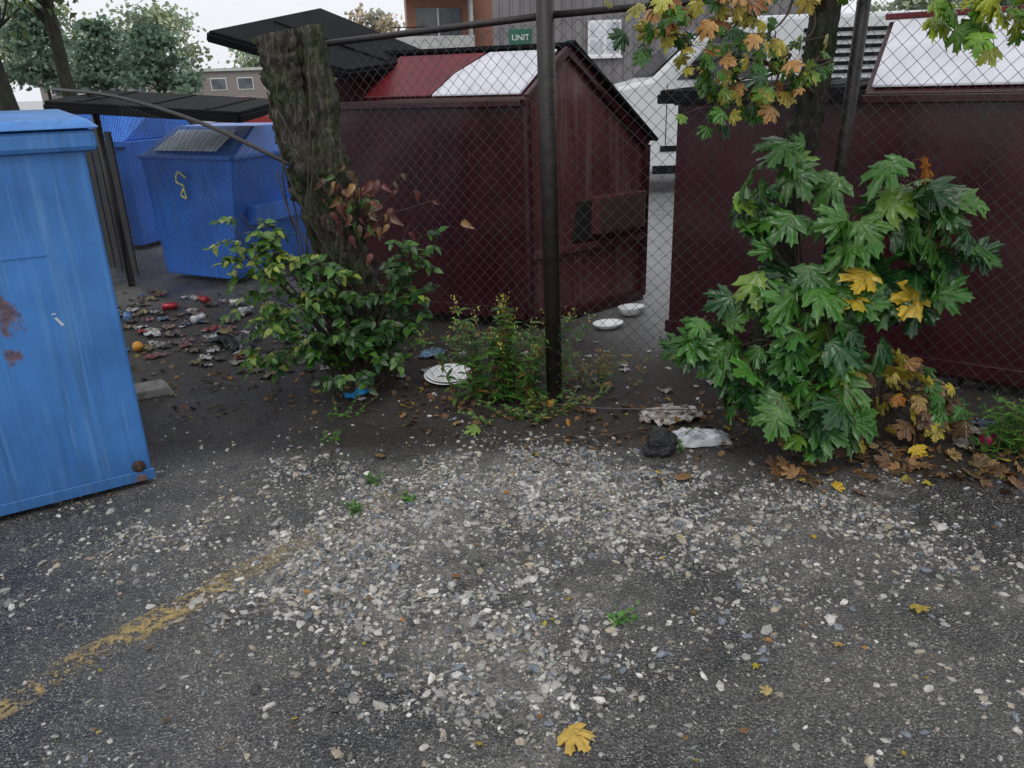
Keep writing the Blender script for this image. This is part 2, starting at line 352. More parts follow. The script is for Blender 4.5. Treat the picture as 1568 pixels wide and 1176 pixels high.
# ------------------------------------------------------------ maroon dumpster with sloping top
o=Vector((.13,5.27,0)); 
e=empty('maroon_dumpster',o)
A=Vector((0,0,0)); B=Vector((.87,.66,0)); Lf=Vector((-1.45,.58,0)); AB=B-A
def prof(base): 
    return [base+Vector((0,0,.06)),base+AB+Vector((0,0,.06)),base+AB+Vector((0,0,1.17)),base+AB*.31+Vector((0,0,1.80)),base+Vector((0,0,1.52))]
prism('body',prof(A),Lf,M_maroon,e,.008)
nrm=AB.cross(Vector((0,0,1))).normalized()
if nrm.dot(Lf)>0: nrm=-nrm
pp=[p+nrm*.006 for p in prof(A)]
cen=sum(pp,Vector())/5
prism('end_panel',[cen+(p-cen)*.985 for p in pp],nrm*.006,M_maroon2,e,.002)
q=prof(A)
for nm,i,j,w in (('rim_slope',3,2,.06),('rim_front_slope',4,3,.05),('rim_far_post',1,2,.05),('rim_near_post',0,4,.04),('rim_bottom',0,1,.07)):
    beam(nm,q[i]+nrm*.03,q[j]+nrm*.03,.045,w,M_maroon,e,.006,up=(0,0,1) if i not in (0,1) or j==1 else tuple(AB.normalized()))
beam('lid_edge',q[3]+nrm*.05+Vector((0,0,.045)),q[2]+AB*.05+nrm*.05+Vector((0,0,.03)),.09,.022,M_black,e)
sl=[q[3]+Vector((0,0,.02))+nrm*.03,q[2]+Vector((0,0,.02))+nrm*.03+AB*.04]
prism('rear_lid',[sl[0],sl[1],sl[1]+Vector((0,0,.025)),sl[0]+Vector((0,0,.025))],Lf,M_black,e,.004)
def on(k,m,z,off=0): return A+AB*k+Lf*m+Vector((0,0,z))
fs=lambda k,m: on(k,m,1.52+(.28)*(k/.31))
up=Vector((0,0,.012))
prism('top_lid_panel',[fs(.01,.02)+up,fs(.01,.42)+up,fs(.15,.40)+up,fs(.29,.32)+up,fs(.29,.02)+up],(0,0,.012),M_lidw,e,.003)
prism('top_red_panel',[fs(.01,.43)+up,fs(.01,.75)+up,fs(.29,.75)+up,fs(.29,.34)+up,fs(.15,.41)+up],(0,0,.010),M_red,e,.003)
def onE(k,z,out): return A+AB*k+nrm*out+Vector((0,0,z))
prism('fork_pocket',[onE(.50,.60,.01),onE(.93,.60,.01),onE(.93,.86,.01),onE(.50,.86,.01)],nrm*.10,M_maroon2,e,.008)
prism('pocket_mouth_shade',[onE(.36,.57,.012),onE(.515,.57,.012),onE(.515,.83,.012),onE(.40,.83,.012)],nrm*.03,M_hole,e)  # solid near-black block painted as the shade inside the pocket mouth
prism('pocket_flap',[onE(.52,.62,.111),onE(.90,.62,.111),onE(.90,.84,.111),onE(.52,.84,.111)],nrm*.006,M_rust,e,.002)
for k in (.2,.38):
    beam('stiffener',onE(k,.1,.02),onE(k,.5,.02),.03,.03,M_maroon2,e,up=tuple(AB.normalized()))
beam('mid_rib',onE(.02,.52,.03),onE(.98,.52,.03),.04,.05,M_maroon2,e)
beam('front_rib',A+Vector((-.02,-.02,1.49)),Lf+Vector((0,-.02,1.49)),.035,.04,M_maroon,e)
beam('front_rib_low',A+Vector((-.02,-.015,.12)),Lf+Vector((0,-.015,.12)),.03,.08,M_maroon,e)
def lid(name,c4,th,par,ribs=5):
    c4=[Vector(c) for c in c4]; n=(c4[1]-c4[0]).cross(c4[3]-c4[0]).normalized()
    if n.z<0: n=-n
    prism(name,c4,n*th,M_black,par,.008)
    for i in range(ribs):
        t=(i+.5)/ribs; a=c4[0].lerp(c4[1],t)+n*(th+.003); b_=c4[3].lerp(c4[2],t)+n*(th+.003)
        beam(name+'_rib',a.lerp(b_,.05),a.lerp(b_,.95),.06,.010,M_black,par,up=tuple(n))
    for a,b_ in ((0,1),(1,2),(2,3),(3,0)):
        beam(name+'_lip',c4[a]-n*.02,c4[b_]-n*.02,.03,.05,M_black,par,up=tuple(n))
lid('open_lid',[Vector(v)-o for v in [(-1.85,5.45,1.95),(-1.32,6.35,2.14),(-.45,6.15,1.78),(-1.02,5.55,1.70)]],.025,e,1)
lid('rear_open_lid',[Vector(v)-o for v in [(-.70,6.45,1.72),(-.5,6.75,1.86),(.2,6.5,1.86),(.05,6.2,1.74)]],.025,e,2)

# ------------------------------------------------------------ right maroon dumpster
o2=Vector((1.02,4.89,0)); e=empty('maroon_dumpster',o2)
ux=Vector((.822,-.57,0)).normalized(); uy=Vector((.57,.822,0)).normalized(); z=Vector((0,0,1))
def W(a,b_,c): return ux*a+uy*b_+z*c
prism('body',[W(0,0,.05),W(2.9,0,.05),W(2.9,0,1.50),W(0,0,1.50)],uy*1.3,M_maroon,e,.008)
prism('hip_top',[W(1.02,.0,1.503),W(1.02,.42,1.86),W(1.02,.9,1.7),W(1.02,1.3,1.503)],ux*1.88,M_maroon,e,.006)
for i,(a,b_) in enumerate(((1.05,1.93),(1.96,2.86))):
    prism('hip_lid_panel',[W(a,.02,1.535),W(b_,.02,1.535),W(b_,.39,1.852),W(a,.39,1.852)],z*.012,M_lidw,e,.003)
beam('ridge_rim',W(1.0,.42,1.885),W(2.9,.42,1.885),.05,.03,M_red,e)
beam('top_rim',W(-.01,-.02,1.48),W(2.9,-.02,1.48),.03,.04,M_maroon,e)
beam('low_rim',W(-.01,-.015,.12),W(2.9,-.015,.12),.03,.08,M_maroon,e)
beam('corner_post',W(.02,-.012,.06),W(.02,-.012,1.45),.04,.03,M_maroon,e)
lid('flat_lid',[W(-.09,-.06,1.515),W(1.0,-.06,1.515),W(1.0,1.3,1.55),W(-.09,1.3,1.55)],.03,e,4)

# ------------------------------------------------------------ far blue dumpsters
o3=Vector((-2.35,6.78,0)); e=empty('blue_dumpster',o3)
ux=Vector((-.89,.46,0)).normalized(); uy=Vector((.36,.93,0)).normalized()
V=[W(.08,.05,.05),W(.95,.05,.05),W(.95,1.3,.05),W(.08,1.3,.05),
   W(-.12,0,1.10),W(.98,0,1.10),W(.98,1.4,1.10),W(-.12,1.4,1.10),
   W(-.02,.45,1.33),W(.93,.45,1.33),W(.93,1.0,1.33),W(-.02,1.0,1.33)]
pyd('body',V,[[3,2,1,0],[0,1,5,4],[1,2,6,5],[2,3,7,6],[3,0,4,7],[4,5,9,8],[5,6,10,9],[6,7,11,10],[7,4,8,11],[8,9,10,11]],M_blue2,e,bev=.012)
beam('rim_front',W(-.12,-.015,1.10),W(.98,-.015,1.10),.03,.03,M_blue2,e)
beam('rim_side',W(-.135,0,1.10),W(-.135,1.4,1.10),.03,.03,M_blue2,e)
beam('side_pocket',W(-.06,.2,.6),W(-.06,1.2,.6),.12,.16,M_blue2,e)
prism('top_sheen_panel',[W(.1,.06,1.145),W(.85,.06,1.145),W(.80,.36,1.298),W(.1,.36,1.298)],z*.006,simple('pale_blue_sheen',(.50,.60,.72),.3),e,.002)  # white sheen of the sloping top painted on as a pale panel
M_yel=simple('yellow_paint',(.75,.72,.25),.6)
tg=[W(.42,-.03,.93),W(.5,-.03,.98),W(.54,-.03,.9),W(.46,-.03,.86),W(.51,-.03,.79),W(.45,-.03,.76),W(.47,-.03,.84)]
tube('graffiti_tag',interp(tg,5),.008,M_yel,e,sides=6)
lid('open_lid',[Vector(v)-o3 for v in [(-3.55,6.5,1.55),(-2.0,6.3,1.43),(-1.9,7.3,1.50),(-3.5,7.5,1.62)]],.035,e,3)
e=empty('blue_dumpster',(-4.75,8.9,0),-.25)
taper('body',-.7,.75,0,1.3,.05,1.15,-.06,M_blue2,e)
prism('sloped_top',[(-.75,0,1.153),(-.75,.5,1.42),(-.75,1.0,1.42),(-.75,1.36,1.153)],(1.5,0,0),M_blue2,e,.01)
beam('rim',(-.8,-.07,1.13),(.82,-.07,1.13),.05,.06,M_blue2,e)
box('lid_panel',(-.7,.5,1.425),(.7,1.0,1.45),M_black,e)

# ------------------------------------------------------------ chain link fence
fe=empty('chain_link_fence')
FP=[(-4.2,7.9,1.62),(-3.4,7.0,1.60),(-2.95,6.45,1.55),(-1.34,4.95,1.24),(-1.0,4.64,1.78),(.225,3.86,1.86),(1.47,3.6,1.90),(2.9,3.2,1.93),(3.6,3.0,1.93)]
seg=[0]
for a,b_ in zip(FP[:-1],FP[1:]): seg.append(seg[-1]+math.hypot(b_[0]-a[0],b_[1]-a[1]))
def fpt(s):
    s=min(max(s,0),seg[-1]-1e-6)
    for i in range(len(seg)-1):
        if s<=seg[i+1]:
            t=(s-seg[i])/(seg[i+1]-seg[i]); a,b_=FP[i],FP[i+1]
            dx,dy=b_[0]-a[0],b_[1]-a[1]; l=math.hypot(dx,dy)
            return a[0]+dx*t,a[1]+dy*t,a[2]+(b_[2]-a[2])*t,-dy/l,dx/l
cu=bpy.data.curves.new('mesh_wire','CURVE'); cu.dimensions='3D'; cu.bevel_depth=.0016; cu.bevel_resolution=0; cu.materials.append(M_wire)
p=.032; rows=58; nw=int(seg[-1]/p)
for k in range(nw):
    pts=[]
    for j in range(rows+1):
        odd=j%2
        xx=(k+(odd if k%2==0 else 1-odd))*p
        x,y,zt,nx_,ny_=fpt(xx); f=j/rows; zz=.03+(zt-.03)*f
        sag=.06*mn.noise(Vector((xx*1.1,zz*1.4,2)))+.012*mn.noise(Vector((xx*5,zz*5,7)))
        sag+= .12*math.exp(-((xx-3.1)/.9)**2)*math.sin(f*3.1)
        off=sag*math.sin(math.pi*min(1,f*1.05))+(.0018 if (j+k)%2 else -.0018)
        dz=.022*mn.noise(Vector((xx*1.6,zz*1.6,11)))*math.sin(math.pi*min(1,f*1.05))
        dx_=.02*mn.noise(Vector((xx*1.6,zz*1.6,31)))*math.sin(math.pi*min(1,f*1.05))
        pts.append((x+nx_*off+ny_*dx_,y+ny_*off-.03-nx_*dx_,zz+dz,1))
    sp_=cu.splines.new('POLY'); sp_.points.add(len(pts)-1); sp_.points.foreach_set('co',[c for q in pts for c in q])
link(bpy.data.objects.new('wire_mesh',cu),fe)
def rail(nm,a,b_,r): tube(nm,[a,b_],r,M_pole,fe,sides=14)
rail('main_post',(.225,3.86,-.1),(.185,3.86,2.6),.041)
rail('post_right',(1.47,3.62,-.1),(1.53,3.62,2.6),.028)
rail('post_left',(-.93,4.66,-.1),(-1.0,4.64,1.92),.028)
rail('post_far',(-3.4,7.0,-.1),(-3.42,7.0,1.65),.03)
rail('top_rail',(-1.0,4.64,1.83),(.225,3.86,1.885),.016)
rail('top_rail_right',(.225,3.86,1.885),(2.9,3.2,1.99),.016)
tube('fallen_rail',interp([(-4.2,7.9,1.68),(-2.95,6.4,1.60),(-2.0,5.5,1.42),(-1.25,4.85,1.18)],4),.014,M_pole,fe,sides=8)
tube('tension_wire',interp([(-1.0,4.6,.06),(.2,3.8,.04),(1.47,3.55,.06),(2.9,3.15,.05)],5),.003,M_wire,fe,sides=5)
tube('rail_clamp',[(-.99,4.64,1.79),(-.99,4.64,1.86)],.035,M_wire,fe,sides=12)
e=empty('privacy_slat_fence'); M_slat=simple('slat_wood',(.03,.03,.032),.7)
for i in range(11):
    x=-3.5-i*.13; y=7.25+i*.13; h=1.3+.05*random.random()
    prism('slat',[(x,y,.05),(x+.09,y-.09,.05),(x+.09,y-.09,h),(x,y,h)],(.012,.012,0),M_slat,e)
beam('slat_rail',(-3.46,7.27,.9),(-4.9,8.7,.9),.03,.06,M_slat,e)

# ------------------------------------------------------------ bark
def barkmat(name,c1,c2,moss):
    m,nt,b=newmat(name); v=mapping(nt,(1,1,.22)); v1=mapping(nt,(1,1,1))
    n1=noiseN(nt,28,6,.75,v,.4); n2=noiseN(nt,5,5,.75,v1)
    vo=nt.nodes.new('ShaderNodeTexVoronoi'); vo.feature='DISTANCE_TO_EDGE'; vo.inputs['Scale'].default_value=30; 
    vm_=nt.nodes.new('ShaderNodeMixRGB'); vm_.inputs[0].default_value=.14; nt.links.new(v,vm_.inputs[1]); nt.links.new(n1.outputs['Color'],vm_.inputs[2]); nt.links.new(vm_.outputs[0],vo.inputs['Vector'])
    crack=ramp(nt,vo.outputs['Distance'],[(.0,0),(.12,1)]).outputs[0]
    c=ramp(nt,n1.outputs[0],[(.35,c1),(.65,c2)]).outputs[0]
    c=mix(nt,.55,c,ramp(nt,crack,[(0,.2),(.8,1)]).outputs[0],'MULTIPLY')
    mm=ramp(nt,n2.outputs[0],[(.44,0),(.56,moss)]).outputs[0]
    c=mix(nt,mm,c,ramp(nt,noiseN(nt,80,3,.7,v1).outputs[0],[(.3,(.013,.024,.006)),(.7,(.085,.12,.03))]).outputs[0])
    nt.links.new(c,b.inputs['Base Color']); b.inputs['Roughness'].default_value=.85
    bump(nt,math_(nt,'ADD',n1.outputs[0],math_(nt,'MULTIPLY',crack,.4)),1.0,.03,b); return m
M_bark=barkmat('stump_bark',(.022,.018,.014),(.21,.18,.145),.9)
M_bark2=barkmat('maple_bark',(.014,.012,.010),(.075,.065,.05),.6)
M_twig=simple('twig',(.05,.035,.022),.8,.4,30)
M_gstem=simple('green_stem',(.07,.10,.03),.6,.3,20)
M_rstem=simple('red_stem',(.12,.05,.03),.5,.3,20)
e=empty('tree_stump',(0,0,0))
c=interp([(-.88,4.45,-.05),(-.92,4.45,.5),(-.99,4.45,1.0),(-1.08,4.45,1.45),(-1.155,4.44,1.88)],18)
tube('trunk',c,[.165-.055*(i/len(c))+.03*math.exp(-i/4)+.015*math.exp(-((i-45)/8)**2) for i in range(len(c))],M_bark,e,sides=56,amp=.28,freq=7,ridge=.36)
c=interp([(-.95,4.42,.95),(-.945,4.40,1.3),(-.945,4.39,1.6),(-.96,4.38,1.91)],16)
tube('side_stub',c,[.10-.048*(i/len(c)) for i in range(len(c))],M_bark,e,sides=36,amp=.3,freq=8,seed=4,ridge=.36)
vin=[]
for i in range(8):
    a=i*1.3; vin.append(([Vector((-.9-.2*t+.19*math.cos(a+t*3)*(1-.3*t),4.42-.2*abs(math.sin(a+t*3)),.2+t*(1.0+.08*i))) for t in np.linspace(0,1,14)],[.004]*14))
tubes('vine',vin,M_twig,e)

# ------------------------------------------------------------ leaf templates
half=[(0,1.0),(.05,.89),(.15,.89),(.135,.77),(.24,.74),(.18,.60),(.165,.50),(.28,.57),(.31,.69),(.40,.65),(.55,.74),(.51,.60),(.62,.53),(.50,.44),(.42,.34),(.35,.27),(.50,.27),(.64,.22),(.52,.12),(.44,.01),(.26,.0),(.09,-.08)]
out=half+[(0,-.0)]+[(-x,y) for x,y in reversed(half[1:])]
def maple_template(droop=.35,fold=.25,ripple=.03,skew=0,asym=0):
    n=len(out); V=[(0,.3)]+[(x*.5,.3+(y-.3)*.5) for x,y in out]+out
    F=[[0,1+i,1+(i+1)%n] for i in range(n)]
    for i in range(n):
        j=(i+1)%n; F+= [[1+i,1+n+i,1+n+j],[1+i,1+n+j,1+j]]
    V3=[]
    for k,(x,y) in enumerate(V):
        r=math.hypot(x,y); z=fold*abs(x)-droop*r*r+ripple*math.sin(17*math.atan2(x,y+.001))*r
        V3.append((x*(1+asym*(1 if x>0 else -1))+skew*y*y,y,z+asym*x*.8))
    luv=[(x,y,0) for x,y in V]
    return V3,F,luv
MT=[maple_template(.22,.06,.04,.05,.06),maple_template(.12,.16,.06,-.05,-.08),maple_template(.45,.05,.05,.08,.0),maple_template(.30,-.05,.04,-.1,.1),maple_template(.55,.30,.06,0,-.05),maple_template(.05,.05,.09,.12,.12)]
def oval_template(w=.28,droop=.25,fold=.3):
    ys_=[0,.15,.35,.6,.82,1]; ws=[0,.75,1,.8,.4,0]
    V=[];F=[]
    for y,q in zip(ys_,ws):
        for s_ in (-1,0,1): V.append((s_*q*w,y,abs(s_)*q*w*fold-droop*y*y))
    for i in range(5):
        for j in range(2):
            a=i*3+j; F+=[[a,a+1,a+4],[a,a+4,a+3]]
    return V,F,[(x,y,0) for x,y,_ in V]
OT=oval_template(); NT=oval_template(.13,.35,.2)
M_maple=leafmat('maple_leaf',.25,True,.17); M_leaf=leafmat('shrub_leaf',.38,False,.22); M_dry=leafmat('dry_leaf',.6,True,.1); M_far=leafmat('far_leaf',.7,False,.3)

class Bag:
    def __init__(s): s.d={}
    def add(s,t,M,T,C): s.d.setdefault(t,[]).append((M,T,C))
    def build(s,name,temps,mat,parent=None):
        Vs=[];Fs=[];Cs=[];Ls=[];o_=0
        for t,l in s.d.items():
            V,F,luv=temps[t]; V=np.asarray(V,float); F=np.asarray(F,int); n=len(V); k=len(l)
            M=np.array([a[0] for a in l]); T=np.array([a[1] for a in l]); C=np.array([a[2] for a in l])
            Vs.append((np.einsum('kij,nj->kni',M,V)+T[:,None,:]).reshape(-1,3)); Fs.append((F[None]+(np.arange(k)*n)[:,None,None]).reshape(-1,3)+o_)
            Cs.append(np.repeat(C,n,axis=0)); Ls.append(np.tile(np.asarray(luv),(k,1))); o_+=n*k
        return mesh_np(name,np.concatenate(Vs),np.concatenate(Fs),mat,np.concatenate(Cs),np.concatenate(Ls),True,parent)
def rc(cols,w=None,v=.25):
    c=np.array(cols[rng.choice(len(cols),p=w)]); return c*rng.uniform(1-v,1+v)*rng.uniform(.92,1.08,3)
GREEN=[(.036,.125,.018),(.060,.175,.024),(.014,.062,.016),(.13,.25,.028)]; 
YEL=[(.50,.36,.03),(.38,.30,.03),(.50,.20,.03)]; BRN=[(.20,.10,.04),(.11,.06,.03),(.32,.18,.07)]

# ------------------------------------------------------------ maple sapling
e=empty('maple_sapling'); bag=Bag(); stems=[]; pets=[]
root=Vector((1.43,3.42,0))
CL=[(1.60,3.27,1.20,.08,7),(1.72,3.22,1.08,.10,9),(1.50,3.27,1.08,.10,8),(1.81,3.2,1.02,.08,7),(1.68,3.2,.92,.10,9),(1.40,3.24,.91,.10,8),(1.54,3.22,.95,.09,6),(1.66,3.2,.76,.08,7),(1.42,3.2,.72,.11,9),(1.55,3.2,.74,.09,7),
 (1.07,3.38,1.16,.07,6),(1.20,3.38,1.24,.06,5),(.99,3.38,1.06,.06,4),(1.20,3.34,1.02,.06,3),
 (1.06,3.25,.72,.09,7),(1.21,3.22,.78,.09,7),(.88,3.26,.62,.07,6),(.78,3.26,.50,.06,5),(.96,3.2,.50,.09,8),(1.18,3.12,.54,.11,9),(1.40,3.12,.52,.11,8),(1.3,3.15,.66,.09,6),
 (1.12,3.1,.32,.10,8),(1.33,3.06,.33,.10,8),(1.0,3.16,.33,.07,5),(1.22,3.04,.19,.08,6),(1.5,3.15,.46,.09,6),(1.35,3.05,.18,.06,3)]
for (x,y,zc,r_,n_) in CL:
    c=Vector((x,y,zc)); mid=root.lerp(c,.5)+Vector((0,.05,.12)); stems.append((interp([root,mid,c],5),list(np.linspace(.010,.003,11))))
    for i in range(n_+1):
        off=Vector(rng.normal(0,.68,3)); off=off*r_; off.y*=.8
        pos=c+off
        pos.z=max(pos.z,.10)
        nrm_=np.array([rng.normal(0,.5)+off.x*1.5,-.5+rng.normal(0,.35),.72+rng.normal(0,.3)])
        tip=np.array([off.x*8+rng.normal(0,.9),-.35,-.5+rng.normal(0,.45)])
        s_=rng.uniform(.075,.18)
        col=rc(GREEN,[.38,.26,.28,.08])
        if rng.random()<.04: col=rc(YEL)
        bag.add(int(rng.integers(6)),frame(nrm_,tip,s_),np.array(pos),col)
        st=c+off*.2+Vector((0,.05,.0)); pets.append(([st,st.lerp(pos,.6)+Vector((0,0,.02)),pos],[.0018]*3))
bag.build('leaves',MT,M_maple,e); tubes('stems',stems,M_twig,e,6); tubes('petioles',pets,M_rstem,e,4)
e=empty('yellowing_maple_sprout'); bag=Bag(); st=[]
for i in range(85):
    pos=np.array([rng.uniform(1.50,2.02),rng.uniform(3.15,3.4),rng.uniform(.04,.50)]); 
    if pos[2]>.54-abs(pos[0]-1.72)*1.0: pos[2]*=.5
    col=rc(YEL+BRN+GREEN[:2],[.10,.20,.03,.14,.18,.07,.14,.14])
    bag.add(int(rng.integers(6)),frame([rng.normal(0,.5),-.6,.6],[rng.normal(0,.8),-.3,-.8],rng.uniform(.045,.09)),pos,col)
    if i%3==0: st.append((interp([(1.7,3.35,0),(pos[0]*.5+.85,3.35,pos[2]*.6+.1),pos],4),[.004]*9))
bag.build('leaves',MT,M_maple,e); tubes('stems',st,M_twig,e)

# ------------------------------------------------------------ maple tree with hanging branches
e=empty('maple_tree'); 
c=interp([(1.27,3.66,-.05),(1.26,3.66,.6),(1.30,3.66,1.2),(1.35,3.64,1.6),(1.38,3.62,2.2),(1.5,3.6,3.2),(1.5,3.6,4.2)],14)
tube('trunk',c,[.085-.045*(i/len(c))+.03*math.exp(-i/3) for i in range(len(c))],M_bark2,e,sides=36,amp=.25,freq=7,ridge=.3)
bag=Bag(); st=[]; pets=[]
UP=[(.60,3.3,1.88),(.55,3.35,1.80),(.66,3.3,1.78),(.74,3.3,1.87),(.86,3.3,1.90),(1.0,3.3,1.87),(.72,3.3,1.72),(.85,3.3,1.75),(.79,3.3,1.64),(.9,3.28,1.62),(1.03,3.3,1.64),(.86,3.28,1.56),(.97,3.28,1.54),(1.1,3.3,1.56),(.83,3.27,1.50),(1.0,3.3,1.74),(1.12,3.32,1.70),(1.2,3.3,1.62),
    (1.62,3.1,1.80),(1.68,3.1,1.86),(1.74,3.1,1.80),(1.82,3.1,1.86),(1.86,3.1,1.80),(1.78,3.1,1.90),(1.9,3.1,1.92),(1.3,3.4,1.95),(.65,3.3,2.05),(.9,3.3,2.05),(1.8,3.1,2.1),(.5,3.3,1.95),(1.1,3.3,2.0)]
for x,y,zc in UP:
    c=Vector((x,y,zc)); 
    if x<1.5: path=[(1.38,3.62,1.5),(1.15,3.45,1.62),(c+Vector((.1,.03,.04))),c] if zc<1.7 else [(1.38,3.62,1.8),(1.2,3.45,2.0),(c+Vector((.1,.03,.08))),c]
    else: path=[(1.42,3.62,2.1),(1.65,3.4,2.2),(c+Vector((-.04,.03,.12))),c]
    st.append((interp(path,4),list(np.linspace(.009,.002,13))))
    for i in range(9 if x<1.5 else 6):
        off=Vector(rng.normal(0,.05,3)); pos=c+off
        k=rng.random(); warm=(zc>1.68 and x<1.2)
        col=rc(GREEN,[.3,.30,.1,.30]) if k<(.45 if warm else .68) else (rc([(.42,.36,.06),(.48,.25,.08),(.35,.15,.05)],[.6,.28,.12]) )
        if x>1.5: col=rc([(.16,.30,.03),(.30,.36,.03),(.08,.2,.02)])
        bag.add(int(rng.integers(6)),frame([rng.normal(0,.6),-.6,.55+rng.normal(0,.4)],[rng.normal(0,.9),-.2,-.6],rng.uniform(.04,.085)*(1.3 if x>1.5 else 1)),np.array(pos),col)
        pets.append(([c,c.lerp(pos,.5)+Vector((0,0,.01)),pos],[.0012]*3))
bag.build('leaves',MT,M_maple,e); tubes('branches',st,M_twig,e); tubes('petioles',pets,M_rstem,e,4)

# ------------------------------------------------------------ ash shrub at stump
e=empty('green_shrub'); bag=Bag(); st=[]
root=Vector((-.88,4.28,0))
def compound(base,dirv,length,n,size,cols,w):
    base=Vector(base); dirv=Vector(dirv).normalized()
    side=dirv.cross(Vector((0,0,1))).normalized(); 
    pts=[base+dirv*length*t+Vector((0,0,-.25*length*t*t)) for t in np.linspace(0,1,5)]; st.append((pts,[.0016]*5))
    for i in range(n):
        t=.25+.75*(i//2+1)/((n+1)//2); t=min(t,1); pp=base+dirv*length*t+Vector((0,0,-.25*length*t*t))
        last=(i==n-1); sg=0 if last else (1 if i%2 else -1)
        tip=dirv*(1 if last else .55)+side*sg*.9+Vector((0,0,-.35))
        nn=np.array([rng.normal(0,.35),-.35+rng.normal(0,.35),.85])
        bag.add(0,frame(nn,np.array(tip),size*rng.uniform(.7,1.25)),np.array(pp),rc(cols,w))
SH=[]
for i in range(40):
    a=rng.uniform(-1,1); x=-.95+a*.48; top=.92-.35*abs(a)**1.5-(.12 if a>0 else 0)
    zt=rng.uniform(.14,1)*top
    if x>-.66 and zt<.36: continue
    SH.append((x,4.22+rng.normal(0,.12),zt))
SH+=[(-1.50,4.3,.92),(-1.42,4.25,1.0),(-1.45,4.25,.80),(-1.52,4.25,.86),(-1.35,4.25,.98),(-1.32,4.25,.93),(-1.27,4.2,.85),(-.46,4.2,.86),(-.42,4.2,.66),(-.52,4.2,.92),(-.48,4.2,.76),(-1.2,4.15,.75),(-1.1,4.1,.6)]
for (x,y,zt) in SH:
    c=Vector((x,y,zt)); mid=root.lerp(c,.5)+Vector((0,0,.1)); st.append((interp([root,mid,c],4),list(np.linspace(.007,.002,9))))
    left=x<-1.15
    cols=[(.040,.12,.016),(.08,.19,.024),(.018,.062,.014),(.27,.33,.05)]; wts=[.26,.36,.10,.28] if left else [.40,.18,.40,.02]
    for j in range(5):
        d=Vector((rng.normal(0,1)+(x+.93)*.9,-.5+rng.normal(0,.7),.25+rng.normal(0,.35)))
        b0=c.lerp(mid,rng.uniform(0,.6)); compound(b0,d,rng.uniform(.10,.18),7,.058,cols,wts)
bag.build('leaves',[OT],M_leaf,e); tubes('stems',st,M_twig,e,4)
e=empty('dead_leaf_sprig'); bag=Bag(); st=[]
for i in range(85):
    pos=np.array([rng.normal(-.76,.13),rng.uniform(4.15,4.35),rng.normal(1.03,.10)]); 
    bag.add(0,frame([rng.normal(0,.6),-.6,.4],[rng.normal(0,.9),-.2,-.6],rng.uniform(.04,.09)),pos,rc(BRN+[(.14,.04,.03),(.05,.12,.02)],[.2,.3,.06,.29,.15]))
    if i%3==0: st.append((interp([(-.85,4.35,.7),(-.8,4.3,.9),pos],4),[.003]*9))
bag.build('leaves',[oval_template(.26,.5,.6)],M_leaf,e); tubes('stems',st,M_twig,e,4)

# ------------------------------------------------------------ goldenrod
def stalks(name,cx,cy,rx,ry,n,h0,h1,leafs,cols,w,flowers=None,temp=NT,lsz=.055,sm=None):
    e=empty(name); bag=Bag(); fb=Bag(); st=[]
    for i in range(n):
        bx=cx+rng.normal(0,rx*.4); by=cy+rng.normal(0,ry*.4); h=rng.uniform(h0,h1); lx=(bx-cx)*.6+rng.normal(0,.03); ly=rng.normal(0,.03)
        z0=float(H(bx,by)); pts=interp([(bx,by,z0-.02),(bx+lx*.4,by+ly*.4,z0+h*.55),(bx+lx,by+ly,z0+h)],4); st.append((pts,list(np.linspace(.003,.0012,9))))
        for k in range(leafs):
            t=rng.uniform(.12,1); q=pts[int(t*8)]; a=rng.uniform(0,6.28)
            bag.add(0,frame([math.cos(a)*-.4,math.sin(a)*-.4-.2,.8],[math.cos(a),math.sin(a),.25],lsz*rng.uniform(.6,1.2)*(1.2-.5*t)),np.array(q),rc(cols,w))
        if flowers is not None:
            for k in range(18):
                a=rng.uniform(0,6.28); q=pts[-1]+Vector((rng.normal(0,.014),rng.normal(0,.014),rng.uniform(-.06,.02)))
                fb.add(0,frame([math.cos(a),math.sin(a),.5],[0,rng.normal(),1],.014),np.array(q),rc(flowers))
    bag.build('leaves',[temp],M_leaf,e); tubes('stems',st,sm or M_gstem,e,4)
    if flowers is not None: fb.build('flowers',[OT],M_leaf,e)
stalks('goldenrod_plant',-.02,3.90,.27,.12,28,.32,.58,42,[(.045,.12,.018),(.08,.18,.024),(.024,.075,.018),(.2,.09,.03)],[.38,.33,.23,.06],[(.45,.38,.05),(.2,.26,.04)],lsz=.080,sm=M_rstem)
stalks('roadside_weed',.42,4.15,.3,.15,20,.12,.28,14,[(.12,.13,.03),(.25,.17,.05),(.07,.15,.03),(.2,.08,.03)],[.3,.3,.2,.2])
stalks('roadside_weed',-.05,4.75,.4,.15,12,.08,.18,12,[(.06,.13,.03),(.25,.17,.05)],[.7,.3])
stalks('roadside_weed',2.2,3.15,.15,.1,24,.12,.28,20,[(.05,.14,.025),(.1,.2,.03)],[.6,.4])
stalks('roadside_weed',.15,3.68,.35,.12,22,.04,.12,14,[(.06,.16,.03),(.12,.2,.04),(.25,.17,.05)],[.5,.3,.2],temp=OT,lsz=.03)
for x,y,s_ in ((-.90,3.78,1.2),(-.60,3.05,.5),(-.64,2.80,.6),(.31,2.07,.35),(-.90,3.5,.5),(.75,3.32,1.1),(-.45,2.9,.3)):
    stalks('small_weed',x,y,.08*s_,.08*s_,6,.03*s_,.10*s_,8,[(.09,.24,.03),(.06,.18,.03)],[.5,.5],temp=OT,lsz=.024)

